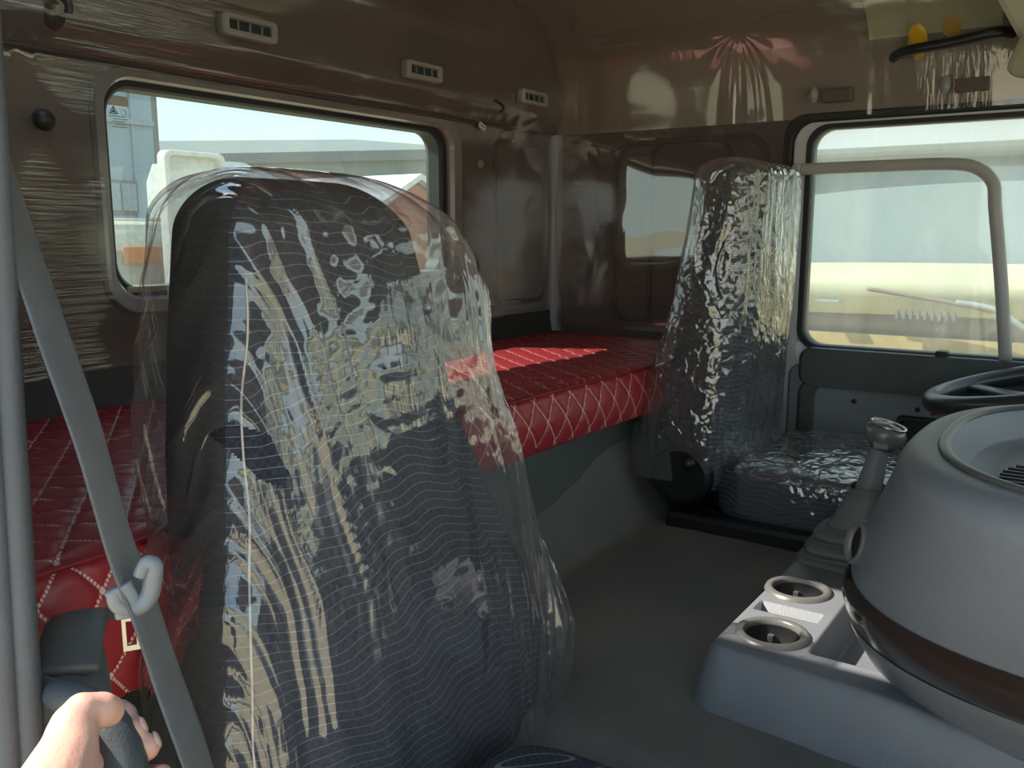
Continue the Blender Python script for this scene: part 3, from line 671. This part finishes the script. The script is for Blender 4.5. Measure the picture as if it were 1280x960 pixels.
part(rg, lathe('ring_well', [(0, -.001), (.036, -.001)], (1.001, .215, .712), 'black_plastic', (-.75, .8, .25), 24, sx=.36, sy=.54))
part(dh, box('dash_beam', .32, 2.19, -.73, -.16, .50, .78, 'dash_plastic', .04))
part(dh, box('pod_pedestal', 1.1, 1.5, -.40, .12, .05, .47, 'dash_plastic', .02))
# ------------------------------------------------------------------ cup console (height field with wells)
CUPS = ((1.268, .351), (1.102, .335))
def console():
    x0, x1, y0, y1 = .985, 1.42, .02, .425; nx_, ny_ = 190, 176; vs = []
    for j in range(ny_+1):
        for i in range(nx_+1):
            x = x0+(x1-x0)*i/nx_; y = y0+(y1-y0)*j/ny_
            # distance to the outline, near side slants away to the right
            xn = 1.045-.02*sst(.4, .1, y)
            d = min(x-xn+.045, (y1-y), x1-x)
            rc = math.hypot(max(0, .05-(x-xn+.045)), max(0, .05-(y1-y))); 
            if x-xn+.045 < .05 and y1-y < .05: d = .05-rc
            top = .532-.012*sst(.2, .06, y)
            z = .435+(top-.435)*sst(0, .036, d)**.6 if d > 0 else .435
            for cx, cy in CUPS:
                if math.hypot(x-cx, y-cy) < .036: z = .462
            if abs(x-1.186) < .016 and abs(y-.340) < .042: z = min(z, .488)
            # open tray toward the dash
            if 1.075 < x < 1.30 and y < .283: z = min(z, .532-.05*sst(.283, .268, y)*sst(1.075, 1.09, x)*sst(1.30, 1.285, x))
            vs.append((x, y, z))
    w = nx_+1; fs = [(j*w+i, j*w+i+1, (j+1)*w+i+1, (j+1)*w+i) for j in range(ny_) for i in range(nx_)]
    return mesh('console_body', vs, fs, 'console_plastic', None, True)
cn = empty('cup_console', (1.2, .25, .45), 'grey floor console with two round cup holders beside the dashboard', 'console')
part(cn, console())
for cx, cy in CUPS:
    r_ = part(cn, lathe('cup_ring', [(.0355, -.002), (.036, .004), (.040, .0065), (.046, .005), (.0485, .0)], (cx, cy, .532), 'ring_plastic'))
    lr = part(r_, lathe('cup_liner', [(0, -.065), (.034, -.065), (.0358, 0), (.0362, .002)], (cx, cy, .532), 'black_plastic'))
    for a in (0, 120, 240):
        c, s = math.cos(R(a+20)), math.sin(R(a+20)); part(r_, box('cup_tab', cx+.031*c-.004, cx+.031*c+.004, cy+.031*s-.004, cy+.031*s+.004, .495, .518, 'handle_rubber', .001))
sc = mesh('scrape_mark', [(1.0335, .235, .505), (1.0325, .215, .50), (1.031, .205, .48), (1.0315, .222, .468), (1.0325, .238, .478)], [(0, 1, 2, 3, 4)], 'scrape')
sc.location.x = -.004; part(cn, sc)
# ------------------------------------------------------------------ gear lever
gl_ = empty('gear_lever', (1.45, .36, .45), 'tall gear lever with grey rubber bellows and rounded chrome-edged knob', 'gear lever')
B0, B1 = Vector((1.45, .355, .452)), Vector((1.45, .300, .655))
pr = []
def bell(u, v):
    k = v*9; fr = k % 1; r0 = .078-.052*min(1, v*1.08); r_ = r0+(.017*abs(math.sin(math.pi*k))**.5-.006 if v < .667 else 0)
    c = B0.lerp(B1, v); th = 2*math.pi*u; ex = .6
    return c+Vector((r_*1.1*math.copysign(abs(math.cos(th))**ex, math.cos(th)), r_*math.copysign(abs(math.sin(th))**ex, math.sin(th)), -.25*r_*math.sin(th)*0))
part(gl_, gridmesh('bellows', bell, 40, 84, 'bellows_rubber', True))
part(gl_, tubemesh('lever_stalk', [(1.45, .304, .64), (1.45, .297, .67), (1.45, .292, .70), (1.45, .288, .725)], [.020, .018, .0155, .015], 'tongue_plastic', 14))
kb = part(gl_, lathe('shift_knob', [(0, -.022), (.016, -.020), (.026, -.006), (.028, .008), (.022, .018), (.0, .021)], (1.45, .283, .738), 'knob_grey', (0, -.25, 1), 32, sx=1, sy=1.15))
part(kb, lathe('knob_rim', [(.0225, .0155), (.0245, .0175), (.0235, .020), (.021, .0195)], (1.45, .282, .739), 'chrome', (0, -.25, 1), 32, sx=1, sy=1.15))
part(kb, box('range_switch', 1.425, 1.437, .272, .294, .722, .738, 'tongue_plastic', .003))
# ------------------------------------------------------------------ steering wheel
swc = Vector((1.93, .07, .775)); ax = Vector((0, .22, .97)).normalized()
sw = empty('steering_wheel', swc, 'black steering wheel seen almost edge-on at the right edge', 'steering wheel')
q = ax.to_track_quat('Z', 'Y')
ring = [swc+q @ Vector((.225*math.cos(R(a)), .225*math.sin(R(a)), 0)) for a in range(0, 361, 15)]
part(sw, tubemesh('rim', ring, .019, 'wheel_black', 14, caps=False, sub=3))
part(sw, lathe('hub', [(0, .02), (.05, .018), (.085, .004), (.09, -.02), (.06, -.06)], swc-ax*.03, 'wheel_black', ax, 36))
for a in (10, 170, 235, 305):
    d = q @ Vector((math.cos(R(a)), math.sin(R(a)), 0)); sp_ = part(sw, tubemesh('spoke', [swc-ax*.03+d*.06, swc-ax*.02+d*.13, swc+d*.218], [1.3, 1, .8], 'wheel_black', 12, flat=(d.cross(ax), .02, .008)))
part(sw, tubemesh('column', [swc-ax*.05, swc-ax*.2+Vector((0, -.1, -.05)), (1.95, -.25, .5)], .04, 'black_plastic', 14))
rs = tubemesh('indicator_stalk', [(1.93, .05, .735), (1.90, .20, .715), (1.88, .285, .706)], [.006, .007, .009], 'red_plastic', 10); tag(rs, 'red tipped stalk under the left side of the steering wheel', 'stalk')
# ------------------------------------------------------------------ seat belt with tongue
sb = empty('seat_belt', (.28, .42, .75), 'grey seat belt running diagonally across the left side with a hanging tongue', 'seat belt')
BP = [(.294, .604, 1.134), (.287, .555, 1.055), (.279, .514, 1.0), (.272, .470, .938), (.273, .449, .879), (.276, .435, .844), (.278, .420, .804), (.281, .401, .755), (.283, .385, .70)]
part(sb, tubemesh('webbing', BP, 1, 'belt_webbing', 12, flat=((.746, .66, 0), .022, .0011), sub=8))
WD = Vector((math.cos(R(59)), math.sin(R(59)), 0)); WR = Vector((math.sin(R(59)), -math.cos(R(59)), 0)); WZ = Vector((0, 0, 1))
tc_ = Vector((.2665, .428, .858))
lp = [tc_+WR*a+WZ*b for a, b in ((-.010, .002), (-.008, -.006), (.000, -.009), (.007, -.004), (.010, .006), (.011, .013), (.007, .015), (.003, .008))]
tg = part(sb, tubemesh('tongue_loop', lp, [.0042, .005, .0055, .0052, .005, .0045, .004, .0035], 'tongue_plastic', 12))
part(tg, tubemesh('tongue_body', [tc_+WR*-.008+WZ*.004, tc_+WR*-.004+WZ*-.006, tc_+WR*-.003+WZ*-.013], 1, 'tongue_plastic', 12, flat=(WR, .0075, .004)))
bm = bmesh.new()
def pr_(a0, a1, b0, b1, th=.0009):
    c = tc_+WR*(a0+a1)/2+WZ*(b0+b1)/2
    mtx = Matrix((( WR.x, WD.x, 0, c.x), (WR.y, WD.y, 0, c.y), (0, 0, 1, c.z), (0, 0, 0, 1))) @ Matrix.Diagonal((abs(a1-a0), th*2, abs(b1-b0), 1))
    bmesh.ops.create_cube(bm, size=1, matrix=mtx)
pr_(-.0075, -.0055, -.033, -.012); pr_(-.0005, .0015, -.033, -.012); pr_(-.0055, -.0005, -.033, -.030); pr_(-.0055, -.0005, -.016, -.012)
part(tg, frombm('metal_tongue', bm, 'chrome'))
# ------------------------------------------------------------------ handle and hand
gb = tubemesh('grab_handle', [(.252, .545, .776), (.2495, .515, .785), (.247, .488, .790), (0.241,0.454,0.798), (0.242,0.434,0.796), (0.243,0.421,0.786), (0.241,0.411,0.775), (0.234,0.399,0.759), (0.225,0.386,0.733)], [.007, .007, .0075, .009, .0115, .013, .0135, .0135, .013], 'handle_rubber', 20, sub=8)
tag(gb, 'curved dark rubber grab handle held by a hand in the bottom left corner', 'handle')
hand = empty('person', (.17, .35, .75), 'left hand of a person gripping the dark grab handle, knuckles lit by sun', 'person')
def caps(bm, P, r, n=14):
    P = [Vector(p) for p in P]
    for i, p in enumerate(P):
        bmesh.ops.create_uvsphere(bm, u_segments=n, v_segments=10, radius=r[i], matrix=Matrix.Translation(p))
    for i in range(len(P)-1):
        d = P[i+1]-P[i]
        m_ = Matrix.Translation((P[i]+P[i+1])/2) @ d.to_track_quat('Z', 'Y').to_matrix().to_4x4()
        bmesh.ops.create_cone(bm, cap_ends=True, segments=n, radius1=r[i], radius2=r[i+1], depth=d.length, matrix=m_)
bm = bmesh.new()
# forearm and wrist, back of hand, thumb laid over the handle, four fingers curled behind it
caps(bm, [(.10, .27, .79), (.137, .320, .803), (.163, .354, .799), (.191, .383, .799), (.207, .398, .803), (.213, .404, .808)], [.029, .0245, .0215, .0175, .0145, .0125])
caps(bm, [(.163, .350, .790), (.191, .383, .791), (.206, .400, .793), (.217, .407, .795)], [.020, .016, .012, .009])
caps(bm, [(.207, .398, .804), (.2155, .4065, .811), (.222, .409, .8145), (.227, .4085, .8135), (.2315, .408, .8115), (.2355, .4083, .809)], [.0130, .0112, .0096, .0086, .0090, .0078])
for P, s in (([(.212, .408, .797), (.242, .442, .791), (.257, .449, .785), (.2585, .438, .787), (.2555, .4285, .790)], 1),
          ([(.209, .404, .793), (.244, .437, .783), (.257, .440, .779), (.2565, .427, .783), (.2525, .416, .786)], 1),
          ([(.206, .400, .788), (.247, .430, .773), (.259, .433, .769), (.2595, .420, .773), (.2555, .4095, .778)], 1),
          ([(.200, .394, .782), (.248, .418, .758), (.261, .422, .753), (.261, .409, .758), (.257, .400, .764)], .85)):
    caps(bm, P, [.0085*s, .0080*s, .0078*s, .0078*s, .0072*s])
me = bpy.data.meshes.new('body'); bm.to_mesh(me); bm.free()
hb = link('hand', me, 'skin', None, True)
rm = hb.modifiers.new('remesh', 'REMESH'); rm.mode = 'VOXEL'; rm.voxel_size = .0012; rm.use_smooth_shade = True
sm = hb.modifiers.new('smooth', 'SMOOTH'); sm.iterations = 7; sm.factor = .6
part(hand, hb)
for c, n_ in (((.2575, .4135, .789), (.75, -.55, .35)), ((.2608, .4070, .781), (.75, -.55, .35))):
    part(hand, lathe('fingernail', [(0, .0012), (.003, .0009), (.0042, -.0004)], c, 'nail', n_, 16, sx=1, sy=1.25))
# ------------------------------------------------------------------ things on the bunk's near end
rb = empty('rolled_bag', (.33, .62, .70), 'dark grey rolled bag with a round end lying behind the grab handle', 'bag')
bc = Vector((.346, .655, .722)); bd = (Vector((.290, .560, .716))-bc).normalized()
part(rb, lathe('bag_body', [(0, -.06), (.022, -.057), (.029, -.04), (.031, 0), (.031, .035), (.028, .048), (.026, .05), (0, .052)], bc+bd*.05, 'bag_grey', bd, 28))
part(rb, lathe('bag_piping', [(.029, .044), (.0318, .047), (.0318, .050), (.029, .052)], bc+bd*.05, 'seal_rubber', bd, 28))
part(rb, tubemesh('bag_flap', [(.385, .680, .735), (.360, .655, .752), (.328, .61, .757), (.305, .580, .750)], 1, 'bag_grey', 12, flat=((.8, -.5, 0), .022, .005)))
# ------------------------------------------------------------------ outside
gd = gridmesh('ground', lambda u, v: Vector((-60+160*u, -60+160*v, -1.35+.05*nz(u*30, v*30))), 60, 60, 'stone_sand'); struct(gd)
b1 = empty('warehouse', (12, 30, -1.3), 'tall blue-grey metal warehouse behind the left of the rear window', 'building')
part(b1, box('metal_wall', 4, 17.3, 25, 40, -1.3, 14, 'shed_blue', 0))
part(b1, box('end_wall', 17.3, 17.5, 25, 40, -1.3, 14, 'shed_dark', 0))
for k in range(12): part(b1, box('wall_seam', 5.0+1.05*k, 5.06+1.05*k, 24.93, 25.0, -1.3, 14, 'shed_blue', 0))
part(b1, box('cross_rail', 4, 17.3, 24.9, 25, 4.25, 4.4, 'steel_grey', 0))
wo_ = part(b1, box('shed_window', 14.9, 16.6, 24.9, 25.02, 1.6, 2.6, 'shed_dark', .02))
for k in range(3): part(wo_, box('pane', 15.0+.53*k, 15.45+.53*k, 24.86, 24.9, 1.7, 2.5, 'steel_grey', 0))
b2 = empty('low_warehouse', (32, 30, -1.3), 'long low grey roofed shed rising behind the right of the rear window', 'building')
part(b2, mesh('shed_roof_slope', [(22, 30, 4.0), (46, 34, 6.2), (46, 44, 7.3), (22, 40, 5.0)], [(0, 1, 2, 3)], 'shed_roof'))
part(b2, mesh('eaves_fascia', [(22, 29.95, 3.6), (46, 33.9, 5.6), (46, 34, 6.2), (22, 30, 4.0)], [(0, 1, 2, 3)], 'shed_dark'))
part(b2, mesh('shed_wall', [(22, 30.3, -1.3), (46, 34.3, -1.3), (46, 34.3, 5.7), (22, 30.3, 3.7)], [(0, 1, 2, 3)], 'shed_roof'))
g1 = empty('gable_house', (15, 13, -1.3), 'small brick red gabled hut at the lower right of the rear window', 'building')
gv = [(12.6, 12, -1.3), (16.6, 12, -1.3), (16.6, 12, 1.15), (14.2, 12, 2.05), (12.6, 12, 1.25), (12.6, 15, -1.3), (16.6, 15, -1.3), (16.6, 15, 1.15), (14.2, 15, 2.05), (12.6, 15, 1.25)]
part(g1, mesh('brick_wall', gv, [(0, 1, 2, 3, 4), (5, 9, 8, 7, 6), (1, 6, 7, 2), (5, 0, 4, 9)], 'brick_red'))
part(g1, mesh('roof_panel', [(14.2, 11.8, 2.10), (16.9, 11.8, 1.10), (16.9, 15.2, 1.10), (14.2, 15.2, 2.10), (14.2, 11.8, 2.22), (16.9, 11.8, 1.22), (16.9, 15.2, 1.22), (14.2, 15.2, 2.22)], [(0, 1, 2, 3), (4, 7, 6, 5), (0, 4, 5, 1), (1, 5, 6, 2), (3, 2, 6, 7), (0, 3, 7, 4)], 'truck_white'))
part(g1, mesh('roof_panel', [(14.2, 11.8, 2.10), (12.3, 11.8, 1.15), (12.3, 15.2, 1.15), (14.2, 15.2, 2.10), (14.2, 11.8, 2.22), (12.3, 11.8, 1.27), (12.3, 15.2, 1.27), (14.2, 15.2, 2.22)], [(3, 2, 1, 0), (5, 6, 7, 4), (1, 5, 4, 0), (2, 6, 5, 1), (7, 6, 2, 3), (4, 7, 3, 0)], 'truck_white'))
py = empty('lattice_mast', (40, 36, -1.3), 'thin steel lattice mast above the shed roof', 'mast')
for dx in (0, 2.6): part(py, box('mast_post', 38.6+dx, 38.75+dx, 31.5, 31.65, -1.3, 9.3, 'steel_grey', 0))
for k in range(3):
    part(py, tubemesh('mast_brace', [(38.65, 31.5, 6.0+1.1*k), (41.3, 31.5, 7.1+1.1*k)], .05, 'steel_grey', 6, sub=1)); part(py, tubemesh('mast_brace', [(38.65, 31.5, 7.1+1.1*k), (41.3, 31.5, 7.1+1.1*k)], .05, 'steel_grey', 6, sub=1))
# white truck behind, seen through the rear window
tw = empty('white_truck', (9.6, 12.5, -1.3), 'white lorry cab with a raised roof fairing behind the rear window', 'truck')
def loftbox(name, secs, mat):
    vs = [(x, y, z) for (x0, x1, y0, y1, z) in secs for x, y in ((x0, y0), (x1, y0), (x1, y1), (x0, y1))]; n = len(secs)
    fs = [(i*4+k, i*4+(k+1) % 4, i*4+4+(k+1) % 4, i*4+4+k) for i in range(n-1) for k in range(4)]+[(3, 2, 1, 0), (n*4-4, n*4-3, n*4-2, n*4-1)]
    return mesh(name, vs, fs, mat)
part(tw, loftbox('cab_body', [(8.9, 12.2, 12.2, 12.7, -.6), (8.9, 12.2, 12.1, 12.7, .9), (8.9, 12.0, 12.15, 12.7, 1.55), (9.0, 11.2, 12.3, 12.7, 1.95)], 'truck_white'))
part(tw, frame('fairing_rim', 'y', rr(8.45, 9.55, -.6, 2.28, .12), rr(8.53, 9.47, -.5, 2.2, .09), 11.95, 12.15, 'sticker_white', .02))
part(tw, slab('fairing_panel', 'y', rr(8.5, 9.5, -.55, 2.22, .1), 12.10, 12.14, 'truck_white'))
part(tw, loftbox('roof_fairing', [(9.5, 11.6, 12.1, 14.0, 1.3), (9.5, 11.0, 12.15, 14.0, 1.9), (9.5, 10.2, 12.3, 13.8, 2.2)], 'truck_white'))
part(tw, box('side_window', 10.2, 11.6, 12.02, 12.12, .6, 1.3, 'truck_glass', .03)); part(tw, box('door_mirror', 11.9, 12.05, 11.7, 11.9, 1.0, 1.6, 'tyre', .02))
for x in (9.2, 11.6): part(tw, lathe('wheel', [(0, -.15), (.42, -.15), (.5, -.1), (.5, .1), (.42, .15), (0, .15)], (x, 12.2, -.85), 'tyre', (0, 1, 0), 24))
tk = empty('tank_truck', (8, 15, -1.3), 'cream tank lorry with an orange sign panel at the lower left of the rear window', 'truck')
part(tk, lathe('tank', [(0, -3), (.6, -2.95), (.72, -2.8), (.72, 2.8), (.6, 2.95), (0, 3)], (8.0, 15.6, .55), 'tank_cream', (1, 0, 0), 28))
part(tk, box('tank_skirt', 5, 11, 14.8, 15.0, -.1, .75, 'tank_grey', .02)); part(tk, box('walk_rail', 5, 11, 15.3, 15.35, 1.28, 1.32, 'truck_white', 0))
part(tk, box('sign_panel', 9.45, 10.6, 14.72, 14.8, .50, .80, 'sign_orange', .01)); part(tk, box('sign_panel', 8.95, 9.3, 14.72, 14.8, .50, .80, 'sign_blue', .01))
part(tk, box('bumper_bar', 5, 11, 14.6, 14.8, -.45, -.25, 'tail_red', .01))
for x in (6, 7.3, 9.5, 10.6): part(tk, lathe('wheel', [(0, -.15), (.42, -.15), (.5, -.1), (.5, .1), (.42, .15), (0, .15)], (x, 14.9, -.85), 'tyre', (0, 1, 0), 24))
part(tk, lathe('tail_lamp', [(0, .05), (.12, .04), (.16, 0)], (9.95, 14.6, -.05), 'tail_red', (0, -1, 0), 18))
fs1 = empty('added_front_shed', (2, -16, -1.3), 'long beige unseen shed added in front of the cab for the plastic to reflect', 'building')  # out of view, added to give the plastic muted tones to mirror
part(fs1, box('shed_wall', -14, 26, -22, -16, -1.3, 3.6, 'tank_cream', 0)); part(fs1, box('shed_roof', -14.5, 26.5, -22.5, -15.6, 3.6, 4.0, 'shed_roof', 0))
for k in range(7): part(fs1, box('bay_door', -12+5.5*k, -9+5.5*k, -16.05, -15.95, -1.3, 2.4, 'shed_dark' if k % 2 else 'shed_blue', 0))
# neighbouring truck seen through the driver door window
nb = empty('neighbour_truck', (6, 1, -1.3), 'cream truck front with a wiper parked outside the driver window', 'truck')
part(nb, gridmesh('lower_front', lambda u, v: Vector((5.0-.10*math.sin(math.pi*v)+.10*(2*u-1)**4, -1.6+4.2*u, .60+.27*v+.03*math.cos((u-.5)*4))), 40, 12, 'truck_cream'))
part(nb, gridmesh('bumper_recess', lambda u, v: Vector((5.02+.02*math.sin(v*9), -1.6+4.2*u, .50+.13*v)), 10, 4, 'truck_brown'))
part(nb, gridmesh('front_grille', lambda u, v: Vector((4.98, -1.6+4.2*u, -.9+1.42*v)), 10, 10, 'truck_ochre'))
part(nb, gridmesh('windshield', lambda u, v: Vector((5.06+.14*v+.14*(2*u-1)**2, -1.5+4.0*u, .86+.58*v)), 40, 12, 'truck_glass'))
part(nb, box('roof_edge', 5.1, 7.2, -1.6, 2.6, 1.42, 1.50, 'shed_roof', .03)); part(nb, box('cab_sides', 5.3, 7.2, -1.6, 2.6, -.9, 1.45, 'truck_cream', .03))
wi = part(nb, tubemesh('wiper_blade', [(4.86, 1.08, .765), (4.86, .85, .735), (4.86, .62, .70), (4.86, .50, .675)], .011, 'truck_brown', 8)); part(wi, tubemesh('wiper_arm', [(4.84, .66, .715), (4.84, .50, .69), (4.84, .38, .62), (4.86, .30, .55)], .014, 'steel_grey', 8))
for k in range(9): part(nb, box('vent_slot', 4.86, 4.90, .66+.033*k, .675+.033*k, .62, .66, 'shed_dark', 0))
part(nb, box('badge_bar', 4.87, 4.91, 1.22, 1.34, .685, .70, 'steel_grey', .003))
for y in (-1.2, 2.2): part(nb, lathe('wheel', [(0, -.15), (.42, -.15), (.5, -.1), (.5, .1), (.42, .15), (0, .15)], (6, y, -.85), 'tyre', (0, 1, 0), 24))
